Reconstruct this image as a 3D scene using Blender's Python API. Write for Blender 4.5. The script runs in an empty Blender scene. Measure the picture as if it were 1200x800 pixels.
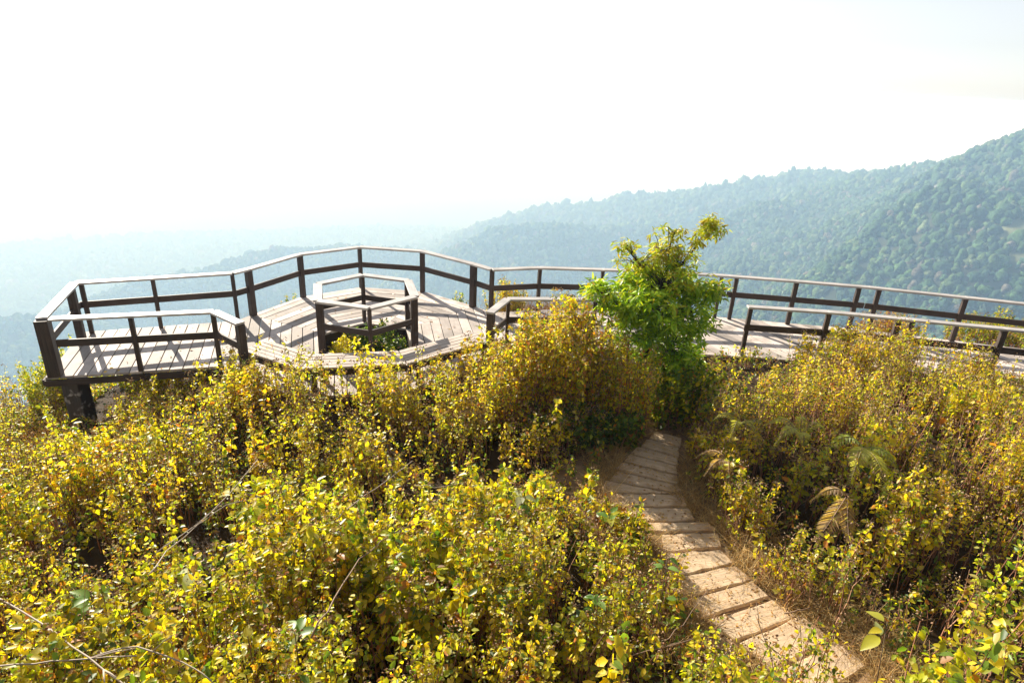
import bpy, math, random
import numpy as np
from mathutils import Vector
random.seed(7)
RG = np.random.default_rng(11)
scene = bpy.context.scene
COL = scene.collection
PI = math.pi

# ------------------------------------------------------------------ camera
F, PITCH, ROLL, CAMZ = 736.0, 0.3973859, 0.0507328, 4.51395
cp, sp = math.cos(PITCH), math.sin(PITCH)
fw = np.array([0, cp, -sp]); r0 = np.array([1., 0, 0]); u0 = np.cross(r0, fw)
rt = r0*math.cos(ROLL) + u0*math.sin(ROLL); up = -r0*math.sin(ROLL) + u0*math.cos(ROLL)
cam_d = bpy.data.cameras.new('camera'); cam = bpy.data.objects.new('camera', cam_d); COL.objects.link(cam)
from mathutils import Matrix
cam.matrix_world = Matrix(((rt[0], up[0], -fw[0], 0), (rt[1], up[1], -fw[1], 0), (rt[2], up[2], -fw[2], CAMZ), (0, 0, 0, 1)))
cam_d.sensor_width = 36; cam_d.lens = F/1200*36
cam_d.clip_start = 0.05; cam_d.clip_end = 60000
scene.camera = cam

# ------------------------------------------------------------------ light
SUN_EL, SUN_AZ = math.radians(27), math.radians(-38)       # azimuth from +Y towards +X
w = bpy.data.worlds.new('World'); scene.world = w; w.use_nodes = True
nt = w.node_tree; bg = nt.nodes['Background']
sky = nt.nodes.new('ShaderNodeTexSky'); sky.sky_type = 'NISHITA'; sky.sun_disc = False
sky.sun_elevation = SUN_EL; sky.sun_rotation = SUN_AZ; sky.altitude = 1500
sky.air_density = 1.0; sky.dust_density = 1.6; sky.ozone_density = 1.0
hsv = nt.nodes.new('ShaderNodeHueSaturation'); hsv.inputs['Saturation'].default_value = .3      # a milky, humid sky
nt.links.new(sky.outputs[0], hsv.inputs['Color']); nt.links.new(hsv.outputs[0], bg.inputs[0]); bg.inputs[1].default_value = 0.078
sd = bpy.data.lights.new('sun', 'SUN'); so = bpy.data.objects.new('sun', sd); COL.objects.link(so)
sdir = Vector((math.sin(SUN_AZ)*math.cos(SUN_EL), math.cos(SUN_AZ)*math.cos(SUN_EL), math.sin(SUN_EL)))
so.rotation_euler = sdir.to_track_quat('Z', 'Y').to_euler(); so.location = (0, 0, 50)
sd.energy = 5.0; sd.angle = math.radians(0.5); sd.color = (1.0, 0.91, 0.76)
vs = scene.view_settings; vs.view_transform = 'Standard'; vs.look = 'None'; vs.gamma = 1; vs.exposure = 1.12
vs.use_curve_mapping = False

# ------------------------------------------------------------------ noise
_P = RG.permutation(4096)
def _h(ix, iy, s):
    return ((_P[(ix + 131*s) % 4096] + iy*57) % 4096, )
def vnoise(x, y, s=0):
    x = np.asarray(x, float); y = np.asarray(y, float)
    xi = np.floor(x).astype(int); yi = np.floor(y).astype(int); fx = x-xi; fy = y-yi
    fx = fx*fx*(3-2*fx); fy = fy*fy*(3-2*fy)
    def g(a, b): return _P[(_P[(a+131*s) % 4096] + b) % 4096]/4096.0
    return (g(xi, yi)*(1-fx)+g(xi+1, yi)*fx)*(1-fy) + (g(xi, yi+1)*(1-fx)+g(xi+1, yi+1)*fx)*fy
def fbm(x, y, s=0, o=4):
    v = 0; a = .5; t = 0
    for i in range(o):
        v = v + a*vnoise(x*2**i, y*2**i, s+i); t += a; a *= .5
    return v/t*2-1
def sst(a, b, x):
    t = np.clip((x-a)/(b-a), 0, 1); return t*t*(3-2*t)

# ------------------------------------------------------------------ tags / builders
def tag(o, label=None, cat=None, group=None, kind=None):
    if label: o['label'] = label
    if cat: o['category'] = cat
    if group: o['group'] = group
    if kind: o['kind'] = kind
    return o
def empty(name, loc, label, cat, group=None):
    o = bpy.data.objects.new(name, None); COL.objects.link(o); o.location = loc
    return tag(o, label, cat, group)
def origin_of(o):
    v = Vector((0, 0, 0))
    while o: v = v + o.location; o = o.parent
    return v
class MB:
    def __init__(s): s.v = []; s.f = []; s.uv = []
    def hexa(s, c, L=1.0, W=.1):
        """c = 8 corners: 0-3 lower ring, 4-7 upper ring; first edge runs along the length"""
        b = len(s.v); s.v += [tuple(p) for p in c]
        uo, vo = random.random()*50, random.random()*50
        for q in ((3, 2, 1, 0), (4, 5, 6, 7), (0, 1, 5, 4), (1, 2, 6, 5), (2, 3, 7, 6), (3, 0, 4, 7)):
            s.f.append(tuple(b+i for i in q))
            co = [Vector(c[i]) for i in q]
            for p in co:
                d = p-Vector(c[0]); ax = (Vector(c[1])-Vector(c[0]))
                l = ax.length or 1; ax = ax/l; a = d.dot(ax); rem = d-ax*a
                s.uv.append((uo+a, vo+rem.x*1.0+rem.y*1.0+rem.z*1.3))
    def beam(s, p0, p1, w, h, upv=(0, 0, 1), side=None):
        p0 = Vector(p0); p1 = Vector(p1); d = (p1-p0).normalized(); u = Vector(upv)
        sd = Vector(side).normalized() if side else d.cross(u).normalized()
        uu = sd.cross(d).normalized()
        a, b = sd*w/2, uu*h/2
        s.hexa([p0-a-b, p1-a-b, p1+a-b, p0+a-b, p0-a+b, p1-a+b, p1+a+b, p0+a+b])
    def poly(s, pts, z0, z1, d):
        n = len(pts); b = len(s.v)
        s.v += [(p[0], p[1], z0) for p in pts] + [(p[0], p[1], z1) for p in pts]
        uo, vo = random.random()*50, random.random()*50
        def uv(p): return (uo+p[0]*d[0]+p[1]*d[1], vo-p[0]*d[1]+p[1]*d[0])
        s.f.append(tuple(b+n+i for i in range(n))); s.uv += [uv(p) for p in pts]
        s.f.append(tuple(b+i for i in reversed(range(n)))); s.uv += [uv(p) for p in reversed(pts)]
        for i in range(n):
            j = (i+1) % n
            s.f.append((b+i, b+j, b+n+j, b+n+i)); a, c = uv(pts[i]), uv(pts[j])
            s.uv += [a, c, (c[0], c[1]+z1-z0), (a[0], a[1]+z1-z0)]
    def tube(s, pts, rad, n=6, cap=True):
        b = len(s.v); K = len(pts); pts = [Vector(p) for p in pts]
        if not hasattr(rad, '__len__'): rad = [rad]*K
        for k, p in enumerate(pts):
            d = (pts[min(k+1, K-1)]-pts[max(k-1, 0)]).normalized()
            a = d.cross(Vector((.3, .1, 1)) if abs(d.z) < .9 else Vector((1, .2, 0))).normalized(); c = d.cross(a)
            for i in range(n):
                t = 2*PI*i/n; s.v.append(tuple(p+(a*math.cos(t)+c*math.sin(t))*rad[k]))
        for k in range(K-1):
            for i in range(n):
                j = (i+1) % n
                s.f.append((b+k*n+i, b+k*n+j, b+(k+1)*n+j, b+(k+1)*n+i))
                s.uv += [(k*.1, i/n), (k*.1, (i+1)/n), (k*.1+.1, (i+1)/n), (k*.1+.1, i/n)]
        if cap:
            s.f.append(tuple(b+i for i in reversed(range(n)))); s.uv += [(0, 0)]*n
            s.f.append(tuple(b+(K-1)*n+i for i in range(n))); s.uv += [(0, 0)]*n
    def build(s, name, mat, parent=None, bevel=0, smooth=False):
        me = bpy.data.meshes.new(name); off = origin_of(parent) if parent else Vector((0, 0, 0))
        me.from_pydata([(v[0]-off.x, v[1]-off.y, v[2]-off.z) for v in s.v], [], s.f)
        uvl = me.uv_layers.new(name='UVMap'); uvl.data.foreach_set('uv', np.array(s.uv, dtype=np.float32).ravel())
        me.materials.append(mat)
        if smooth: me.polygons.foreach_set('use_smooth', [True]*len(me.polygons))
        me.update()
        o = bpy.data.objects.new(name, me); COL.objects.link(o); o.parent = parent
        if bevel:
            m = o.modifiers.new('bevel', 'BEVEL'); m.width = bevel; m.segments = 1; m.limit_method = 'ANGLE'
        return o

def np_mesh(name, V, Q, mats, mi=None, col=None, smooth=False, parent=None, tris=False):
    """V (n,3), Q (m,k) faces"""
    me = bpy.data.meshes.new(name); k = Q.shape[1]
    if parent is not None:
        V = V - np.array(origin_of(parent))
    me.vertices.add(len(V)); me.vertices.foreach_set('co', V.astype(np.float32).ravel())
    me.loops.add(Q.size); me.loops.foreach_set('vertex_index', Q.astype(np.int32).ravel())
    me.polygons.add(len(Q)); me.polygons.foreach_set('loop_start', np.arange(0, Q.size, k, dtype=np.int32))
    if mi is not None: me.polygons.foreach_set('material_index', mi.astype(np.int32))
    if smooth: me.polygons.foreach_set('use_smooth', np.ones(len(Q), bool))
    for m in mats: me.materials.append(m)
    if col is not None:
        ca = me.color_attributes.new('tint', 'FLOAT_COLOR', 'POINT')
        c4 = np.ones((len(V), 4), np.float32); c4[:, :3] = col; ca.data.foreach_set('color', c4.ravel())
    me.update(calc_edges=True); me.validate()
    o = bpy.data.objects.new(name, me); COL.objects.link(o); o.parent = parent
    return o

# ------------------------------------------------------------------ materials
def new_mat(name):
    m = bpy.data.materials.new(name); m.use_nodes = True; n = m.node_tree; b = n.nodes['Principled BSDF']
    return m, n, b
def N(n, t, **k):
    x = n.nodes.new(t)
    for a, v in k.items(): setattr(x, a, v)
    return x
def wood(name, c1, c2, rough=.55, rnd=.35, bump=.5, spec=.4, stain=None):
    m, n, b = new_mat(name); L = n.links.new
    uv = N(n, 'ShaderNodeUVMap'); mp = N(n, 'ShaderNodeMapping'); mp.inputs['Scale'].default_value = (2.2, 55, 1)
    L(uv.outputs[0], mp.inputs[0])
    t = N(n, 'ShaderNodeTexNoise'); t.inputs['Scale'].default_value = 1; t.inputs['Detail'].default_value = 8; t.inputs['Roughness'].default_value = .65
    L(mp.outputs[0], t.inputs['Vector'])
    t2 = N(n, 'ShaderNodeTexNoise'); t2.inputs['Scale'].default_value = 3.0; t2.inputs['Detail'].default_value = 5
    tc = N(n, 'ShaderNodeTexCoord'); L(tc.outputs['Object'], t2.inputs['Vector'])
    mx = N(n, 'ShaderNodeMix', data_type='RGBA'); mx.inputs['A'].default_value = (*c1, 1); mx.inputs['B'].default_value = (*c2, 1)
    cr = N(n, 'ShaderNodeMapRange'); cr.inputs['From Min'].default_value = .3; cr.inputs['From Max'].default_value = .7
    L(t.outputs[0], cr.inputs[0]); L(cr.outputs[0], mx.inputs['Factor'])
    geo = N(n, 'ShaderNodeNewGeometry')
    mr = N(n, 'ShaderNodeMapRange'); mr.inputs['To Min'].default_value = 1-rnd; mr.inputs['To Max'].default_value = 1+rnd*.4
    L(geo.outputs['Random Per Island'], mr.inputs[0])
    mr2 = N(n, 'ShaderNodeMapRange'); mr2.inputs['From Min'].default_value = .3; mr2.inputs['From Max'].default_value = .7
    mr2.inputs['To Min'].default_value = .72; mr2.inputs['To Max'].default_value = 1.12; L(t2.outputs[0], mr2.inputs[0])
    mu = N(n, 'ShaderNodeMath', operation='MULTIPLY'); L(mr.outputs[0], mu.inputs[0]); L(mr2.outputs[0], mu.inputs[1])
    vm = N(n, 'ShaderNodeVectorMath', operation='SCALE'); L(mx.outputs['Result'], vm.inputs[0]); L(mu.outputs[0], vm.inputs['Scale'])
    out = vm.outputs[0]
    if stain:
        t3 = N(n, 'ShaderNodeTexNoise'); t3.inputs['Scale'].default_value = stain[3]; t3.inputs['Detail'].default_value = 7
        L(tc.outputs['Object'], t3.inputs['Vector'])
        m3 = N(n, 'ShaderNodeMapRange'); m3.inputs['From Min'].default_value = .55; m3.inputs['From Max'].default_value = .70; L(t3.outputs[0], m3.inputs[0])
        x3 = N(n, 'ShaderNodeMix', data_type='RGBA'); L(m3.outputs[0], x3.inputs['Factor']); L(out, x3.inputs['A']); x3.inputs['B'].default_value = (*stain[:3], 1)
        out = x3.outputs['Result']
    L(out, b.inputs['Base Color']); b.inputs['Roughness'].default_value = rough; b.inputs['Specular IOR Level'].default_value = spec
    bp = N(n, 'ShaderNodeBump'); bp.inputs['Strength'].default_value = bump; bp.inputs['Distance'].default_value = .004
    L(t.outputs[0], bp.inputs['Height']); L(bp.outputs[0], b.inputs['Normal'])
    return m
M_DECK = wood('weathered_deck_boards', (.54, .46, .41), (.70, .62, .56), rough=.7, spec=.25, rnd=.5, stain=(.36, .31, .27, 1.9))
M_BENCH = wood('weathered_bench_slats', (.42, .35, .30), (.58, .50, .44), rough=.7, spec=.25)
M_RAIL = wood('weathered_rail_wood', (.34, .31, .29), (.58, .54, .50), rough=.42, rnd=.25, spec=.6)
M_POST = wood('dark_post_wood', (.032, .023, .019), (.10, .07, .055), rough=.6, rnd=.3, spec=.3)
M_BEAM = wood('dark_beam_wood', (.04, .028, .022), (.10, .07, .055), rough=.7, rnd=.3, spec=.25)
M_COLUMN = wood('tarred_column', (.03, .024, .022), (.07, .055, .05), rough=.6, rnd=.2, stain=(.5, .47, .45, 9))
M_PLANK = wood('path_plank_wood', (.50, .35, .21), (.74, .58, .41), rough=.85, rnd=.3, spec=.12, bump=1.0, stain=(.44, .31, .19, 4))

def leaf_mat(name, trans=.45, rough=.5, spec=.3, satur=1.0):
    m, n, b = new_mat(name); L = n.links.new
    at = N(n, 'ShaderNodeAttribute'); at.attribute_name = 'tint'
    L(at.outputs['Color'], b.inputs['Base Color']); b.inputs['Roughness'].default_value = rough; b.inputs['Specular IOR Level'].default_value = spec
    tr = N(n, 'ShaderNodeBsdfTranslucent'); gm = N(n, 'ShaderNodeVectorMath', operation='MULTIPLY'); gm.inputs[1].default_value = (1.75, 1.65, .45)
    L(at.outputs['Color'], gm.inputs[0]); L(gm.outputs[0], tr.inputs['Color'])
    ms = N(n, 'ShaderNodeMixShader'); ms.inputs[0].default_value = trans
    L(b.outputs[0], ms.inputs[1]); L(tr.outputs[0], ms.inputs[2])
    L(ms.outputs[0], n.nodes['Material Output'].inputs['Surface'])
    return m
M_LEAF = leaf_mat('thin_leaf', trans=.54, rough=.40, spec=.5); M_STEM, _n, _b = new_mat('stem')
_a = N(_n, 'ShaderNodeAttribute'); _a.attribute_name = 'tint'; _n.links.new(_a.outputs['Color'], _b.inputs['Base Color']); _b.inputs['Roughness'].default_value = .7
M_TREELEAF = leaf_mat('tree_leaf', trans=.42, rough=.38, spec=.45)
M_FOREST, _n, _b = new_mat('forest_canopy')
_a = N(_n, 'ShaderNodeAttribute'); _a.attribute_name = 'tint'
_t = N(_n, 'ShaderNodeTexNoise'); _t.inputs['Scale'].default_value = .45; _t.inputs['Detail'].default_value = 6; _t.inputs['Roughness'].default_value = .7
_tc = N(_n, 'ShaderNodeTexCoord'); _n.links.new(_tc.outputs['Object'], _t.inputs['Vector'])
_m = N(_n, 'ShaderNodeMapRange'); _m.inputs['From Min'].default_value = .35; _m.inputs['From Max'].default_value = .65; _m.inputs['To Min'].default_value = .45; _m.inputs['To Max'].default_value = 1.5
_n.links.new(_t.outputs[0], _m.inputs[0])
_v = N(_n, 'ShaderNodeVectorMath', operation='SCALE'); _n.links.new(_a.outputs['Color'], _v.inputs[0]); _n.links.new(_m.outputs[0], _v.inputs['Scale'])
_n.links.new(_v.outputs[0], _b.inputs['Base Color']); _b.inputs['Roughness'].default_value = .9; _b.inputs['Specular IOR Level'].default_value = .1
_bp = N(_n, 'ShaderNodeBump'); _bp.inputs['Strength'].default_value = 1; _bp.inputs['Distance'].default_value = 2.5
_n.links.new(_t.outputs[0], _bp.inputs['Height']); _n.links.new(_bp.outputs[0], _b.inputs['Normal'])

def noise_mat(name, cols, scale, rough=.9, bump=.6, dist=.03, detail=8):
    m, n, b = new_mat(name); L = n.links.new
    tc = N(n, 'ShaderNodeTexCoord'); t = N(n, 'ShaderNodeTexNoise'); t.inputs['Scale'].default_value = scale; t.inputs['Detail'].default_value = detail; t.inputs['Roughness'].default_value = .65
    L(tc.outputs['Object'], t.inputs['Vector'])
    r = N(n, 'ShaderNodeValToRGB'); e = r.color_ramp.elements
    while len(e) < len(cols): e.new(.5)
    for i, c in enumerate(cols): e[i].position = .3+.4*i/(len(cols)-1); e[i].color = (*c, 1)
    L(t.outputs[0], r.inputs[0]); L(r.outputs[0], b.inputs['Base Color']); b.inputs['Roughness'].default_value = rough; b.inputs['Specular IOR Level'].default_value = .15
    bp = N(n, 'ShaderNodeBump'); bp.inputs['Strength'].default_value = bump; bp.inputs['Distance'].default_value = dist
    L(t.outputs[0], bp.inputs['Height']); L(bp.outputs[0], b.inputs['Normal'])
    return m
M_DIRT = noise_mat('dry_soil', [(.15, .09, .05), (.30, .20, .12), (.42, .30, .19)], 5)
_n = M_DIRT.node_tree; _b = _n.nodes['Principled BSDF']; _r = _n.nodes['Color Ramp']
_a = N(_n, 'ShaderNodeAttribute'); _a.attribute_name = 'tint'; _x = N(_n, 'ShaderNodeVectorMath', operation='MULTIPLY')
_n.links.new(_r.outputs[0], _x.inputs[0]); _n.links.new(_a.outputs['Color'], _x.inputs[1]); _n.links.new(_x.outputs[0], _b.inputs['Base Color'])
M_HILL = noise_mat('forest_floor', [(.018, .028, .014), (.03, .042, .02), (.045, .05, .028)], .02, dist=4)
_n = M_HILL.node_tree; _b = _n.nodes['Principled BSDF']; _r = _n.nodes['Color Ramp']
_a = N(_n, 'ShaderNodeAttribute'); _a.attribute_name = 'tint'; _x = N(_n, 'ShaderNodeVectorMath', operation='MULTIPLY')
_n.links.new(_r.outputs[0], _x.inputs[0]); _n.links.new(_a.outputs['Color'], _x.inputs[1]); _n.links.new(_x.outputs[0], _b.inputs['Base Color'])

# ------------------------------------------------------------------ terrain
def rayv(u, v):
    d = rt*(u-600)/F + up*(400-v)/F + fw
    return d
def far_pt(u, v, dist):                      # a far crest seen in a compass direction, at its real distance
    d = rayv(u, v); k = dist/math.hypot(d[0], d[1]); return (d[0]*k, d[1]*k, CAMZ+d[2]*k)
RIDGES = [
 [(1500, 90, 900), (1350, 128, 980), (1200, 170, 1100), (1120, 191, 1200), (1050, 206, 1330), (1000, 212, 1480), (982, 224, 1420), (950, 243, 1340), (927, 279, 1250), (910, 317, 1150), (880, 352, 1040), (850, 402, 920)],
 [(1500, 190, 1900), (1120, 200, 2000), (1010, 206, 2050), (945, 203, 2050), (900, 210, 2050), (850, 218, 2100), (800, 232, 2200), (745, 232, 2300), (700, 241, 2400), (640, 246, 2500), (590, 261, 2700), (550, 275, 2900), (505, 289, 3100), (440, 312, 3300)],
 [(1000, 225, 1900), (860, 248, 1850), (760, 262, 1800), (700, 270, 1750), (640, 265, 1700), (600, 270, 1700), (560, 285, 1750), (530, 302, 1800), (480, 335, 1900)],
 [(720, 332, 2700), (640, 320, 2700), (560, 307, 2600), (470, 295, 2600), (400, 294, 2600), (330, 293, 2550), (290, 303, 2500), (240, 320, 2500), (170, 330, 2500), (130, 347, 2450), (90, 368, 2400), (20, 400, 2300)],
 [(-300, 372, 2000), (-60, 378, 1950), (0, 381, 1950), (50, 383, 1950), (100, 398, 1950), (180, 440, 1950)],
]
DK = (1.2, .92, 1.0, .76, .82)
RW = [np.array([far_pt(p[0], p[1], p[2]*k) for p in r]) for r, k in zip(RIDGES, DK)]
FLOOR = -820.0
def ground_near(X, Y):
    g = -.05*np.clip(Y-5, 0, 4)*sst(1.5, -1.5, X) - .05*np.clip(Y-9, 0, 3)
    g = g - .30*np.clip(-4-X, 0, 6)
    g = g + 2.75*sst(2.6, -.2, Y) + .0*X
    g = g + .06*fbm(X*.8, Y*.8, 3)*sst(.6, 1.4, np.abs(X-2.0+.0*Y)+np.clip(Y-7.6, 0, 9))
    return g
def height(X, Y):
    g = ground_near(X, Y)
    # edge of the spur on which the deck stands
    e1 = Y-11.9+.5*sst(0, 9, X)*0; e2 = -8.6-X; e3 = -14-Y; e4 = X-34
    d = np.maximum(np.maximum(e1, e2), np.maximum(e3*.5, e4))
    d = np.clip(d, 0, None)
    fall = np.where(d < 6, .06*d*d+.25*d, .06*36+1.5+(d-6)*.85)
    h = np.maximum(g-fall + fbm(X/60, Y/60, 5)*np.clip(d/8, 0, 14), FLOOR+25*fbm(X/700, Y/700, 9))
    for i, P in enumerate(RW):
        best = np.full(X.shape, -1e9)
        for a, b in zip(P[:-1], P[1:]):
            ab = b[:2]-a[:2]; l2 = (ab**2).sum()
            t = np.clip(((X-a[0])*ab[0]+(Y-a[1])*ab[1])/l2, 0, 1)
            dd = np.hypot(X-a[0]-t*ab[0], Y-a[1]-t*ab[1])
            z = a[2]+t*(b[2]-a[2])
            gul = fbm(X/230+i, Y/230, 20+i, 4)*np.clip(dd/3.2, 0, 75)
            best = np.maximum(best, z-.62*(np.sqrt(dd*dd+60**2)-60)-2 + gul)
        h = np.maximum(h, best)
    return h
NR, NA = 300, 900
rr = np.concatenate([[0], np.geomspace(.5, 14000, NR-1)])
az = np.concatenate([np.linspace(-PI, -PI*.30, 120, endpoint=False), np.linspace(-PI*.30, PI*.30, NA-240, endpoint=False), np.linspace(PI*.30, PI, 120, endpoint=False)])
RR, AZ = np.meshgrid(rr, az, indexing='ij')
CX, CY = 0.0, 0.0
GX = CX+RR*np.sin(AZ); GY = CY+RR*np.cos(AZ); GZ = height(GX, GY)
V = np.stack([GX, GY, GZ], -1).reshape(-1, 3)
ii, jj = np.meshgrid(np.arange(NR-1), np.arange(NA), indexing='ij'); j2 = (jj+1) % NA
Q = np.stack([ii*NA+jj, ii*NA+j2, (ii+1)*NA+j2, (ii+1)*NA+jj], -1).reshape(-1, 4)
mi = (RR[:-1, :].reshape(-1) > 60).astype(int)
ter = np_mesh('ground', V, Q[:, ::-1], [M_DIRT, M_HILL], mi=mi, smooth=True)
tag(ter, 'dry hillside falling away to a hazy valley and ridges', 'ground', kind='structure')

# forest: individual crowns far too many to count, on every slope that can be seen
def ico():
    t = (1+5**.5)/2
    v = [(-1, t, 0), (1, t, 0), (-1, -t, 0), (1, -t, 0), (0, -1, t), (0, 1, t), (0, -1, -t), (0, 1, -t), (t, 0, -1), (t, 0, 1), (-t, 0, -1), (-t, 0, 1)]
    f = [(0, 11, 5), (0, 5, 1), (0, 1, 7), (0, 7, 10), (0, 10, 11), (1, 5, 9), (5, 11, 4), (11, 10, 2), (10, 7, 6), (7, 1, 8), (3, 9, 4), (3, 4, 2), (3, 2, 6), (3, 6, 8), (3, 8, 9), (4, 9, 5), (2, 4, 11), (6, 2, 10), (8, 6, 7), (9, 8, 1)]
    v = [np.array(p)/np.linalg.norm(p) for p in v]; nf = []; c = {}
    def mid(a, b):
        k = (min(a, b), max(a, b))
        if k not in c:
            p = v[a]+v[b]; v.append(p/np.linalg.norm(p)); c[k] = len(v)-1
        return c[k]
    for a, b, d in f:
        x, y, z = mid(a, b), mid(b, d), mid(d, a); nf += [(a, x, z), (b, y, x), (d, z, y), (x, y, z)]
    return np.array(v), np.array(nf)
IV, IF = ico()
el = np.arctan2(GZ-CAMZ, np.maximum(RR, .1))
cm = np.maximum.accumulate(np.where(RR < 80, -9, el), axis=0)
vis = (el > cm-.012) & (RR > 350) & (RR < 3600) & (np.abs(AZ) < .80)
ri, ai = np.nonzero(vis)
pts = []
daz = (PI*.6)/(NA-240); lr = math.log(14000/.5)/(NR-2)
for k in range(len(ri)):
    r = RR[ri[k], ai[k]]; area = (r*daz)*(r*lr)
    sp_ = 5.8 if r < 1500 else 9.5 if r < 2100 else 14.0
    n = RG.poisson(area/(sp_*sp_*.8))
    for _ in range(min(n, 12)):
        pts.append((r*math.exp((RG.random()-.5)*lr), AZ[ri[k], ai[k]]+(RG.random()-.5)*daz, sp_))
pts = np.array(pts); print('forest crowns', len(pts))
if len(pts) > 60000: pts = pts[RG.permutation(len(pts))[:60000]]
px_, py_ = pts[:, 0]*np.sin(pts[:, 1]), pts[:, 0]*np.cos(pts[:, 1]); pz_ = height(px_, py_)
ROCKS = []
for (u_, v_, r_) in ((1192, 262, 26), (1182, 278, 16), (1196, 306, 20), (1188, 318, 12), (1176, 268, 10)):
    d_ = rayv(u_, v_); a_ = math.atan2(d_[0], d_[1]); e_ = math.atan2(d_[2], math.hypot(d_[0], d_[1])); r_s = np.linspace(300, 2500, 1500)
    hh = height(r_s*math.sin(a_), r_s*math.cos(a_)); hit = np.nonzero(hh-CAMZ > r_s*math.tan(e_))[0]
    if len(hit): ROCKS.append((r_s[hit[0]]*math.sin(a_), r_s[hit[0]]*math.cos(a_), r_*r_s[hit[0]]/1000))
print('rocks', ROCKS)
for (hx_, hy_, hr_) in ROCKS:
    k_ = np.hypot(px_-hx_, py_-hy_) > hr_*RG.uniform(.25, 1.0, len(px_)); px_, py_, pz_, pts = px_[k_], py_[k_], pz_[k_], pts[k_]
n = len(pts)
rad = pts[:, 2]*(.38+.6*RG.random(n)**1.5)*(1+.4*(RG.random(n) > .95))
rot = RG.uniform(0, 2*PI, n)
lump = 1+.42*(RG.random((8, len(IV)))-.5)*2
base = IV[None]*lump[RG.integers(0, 8, n)][:, :, None]
bx = base[..., 0]*np.cos(rot)[:, None]-base[..., 1]*np.sin(rot)[:, None]; by = base[..., 0]*np.sin(rot)[:, None]+base[..., 1]*np.cos(rot)[:, None]
hz = RG.uniform(.7, 1.55, n)
FV = np.stack([px_[:, None]+bx*rad[:, None], py_[:, None]+by*rad[:, None], (pz_+rad*.35)[:, None]+base[..., 2]*(rad*hz)[:, None]], -1)
pal = np.array([(.045, .075, .028), (.06, .095, .03), (.035, .06, .028), (.085, .11, .04), (.11, .12, .055), (.14, .10, .075)])
fc = pal[RG.choice(6, n, p=[.28, .24, .22, .14, .08, .04])]*np.array([1.05, 1.35, 1.45])*RG.uniform(.8, 1.25, (n, 1))
FQ = (IF[None]+(np.arange(n)*len(IV))[:, None, None]).reshape(-1, 3)
fo = np_mesh('forest', FV.reshape(-1, 3), FQ, [M_FOREST], col=np.repeat(fc, len(IV), 0), smooth=True)
tag(fo, 'dense forest covering the hazy blue ridges across the valley', 'forest', kind='stuff')

# ------------------------------------------------------------------ haze
HZ_D = 0.00052
bm = MB(); S = 14500
bm.hexa([(-S, -S, FLOOR-60), (S, -S, FLOOR-60), (S, S, FLOOR-60), (-S, S, FLOOR-60), (-S, -S, 8), (S, -S, 8), (S, S, 8), (-S, S, 8)])
mh = bpy.data.materials.new('haze_air'); mh.use_nodes = True; hn = mh.node_tree; hn.nodes.clear()
ho = hn.nodes.new('ShaderNodeOutputMaterial'); pv = hn.nodes.new('ShaderNodeVolumePrincipled')
pv.inputs['Color'].default_value = (.43, .67, 1.0, 1); pv.inputs['Absorption Color'].default_value = (1, 1, 1, 1); pv.inputs['Density'].default_value = HZ_D; pv.inputs['Anisotropy'].default_value = .15
hn.links.new(pv.outputs[0], ho.inputs['Volume'])
hz_ = bm.build('haze', mh); tag(hz_, 'pale blue haze filling the valley air', 'haze', kind='stuff')
scene.cycles.volume_bounces = 2

# ------------------------------------------------------------------ wood structures
Z = Vector((0, 0, 1))
def P3(p, z): return Vector((p[0], p[1], z))
def cut(poly, nx, ny, lo, hi):
    for s, c in ((1, lo), (-1, -hi)):
        out = []
        for i in range(len(poly)):
            a, b = poly[i], poly[(i+1) % len(poly)]
            da, db = s*(a[0]*nx+a[1]*ny)-c, s*(b[0]*nx+b[1]*ny)-c
            if da >= 0: out.append(a)
            if (da >= 0) != (db >= 0):
                t = da/(da-db); out.append((a[0]+t*(b[0]-a[0]), a[1]+t*(b[1]-a[1])))
        poly = out
        if len(poly) < 3: return []
    return poly
def boards(poly, ang, z=0.0, wd=.19, gap=.014, th=.04):
    a = math.radians(ang); d = (math.cos(a), math.sin(a)); nx, ny = -d[1], d[0]
    s = [p[0]*nx+p[1]*ny for p in poly]; k = math.floor(min(s)/wd)*wd; mb = MB()
    while k < max(s):
        q = cut(poly, nx, ny, k+gap/2, k+wd-gap/2)
        if len(q) >= 3:
            q2 = [q[i] for i in range(len(q)) if math.dist(q[i], q[i-1]) > .004]
            if len(q2) >= 3:
                ar = sum(q2[i][0]*q2[(i+1) % len(q2)][1]-q2[(i+1) % len(q2)][0]*q2[i][1] for i in range(len(q2)))
                if ar < 0: q2.reverse()
                dz = random.uniform(-.003, .003)
                mb.poly(q2, z-th+dz, z+dz, d)
        k += wd
    return mb

HC = (-2.62, 10.49); HR = .86; TH = math.radians(16.84)
hexv = [(HC[0]+HR*math.cos(TH+PI/2-PI/3*(i-1)), HC[1]+HR*math.sin(TH+PI/2-PI/3*(i-1))) for i in range(6)]  # A B C D E F
A_, B_, C_, D_, E_, F_ = hexv
P1, P2, P3_, P4, P5, P6 = (-5.12, 11.42), (-4.52, 12.64), (-3.46, 13.48), (-2.04, 13.40), (-.83, 12.58), (-.45, 12.24)
FL0, FL1, JL = (-3.10, 8.20), (-4.17, 8.74), (-4.72, 9.10)
FR0, FR1, JR = (-1.55, 8.58), (-.30, 9.70), (-.05, 10.42)
LD = [(-7.05, 8.42), JL, (-5.27, 11.08), (-7.62, 10.20)]
WN = [(-.05, 10.42), (1.4, 10.58), (2.9, 10.62), (4.25, 10.60), (5.6, 10.52), (7.0, 10.32), (8.45, 10.10), (9.9, 9.86), (12.0, 9.4), (14.5, 8.7)]
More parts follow.
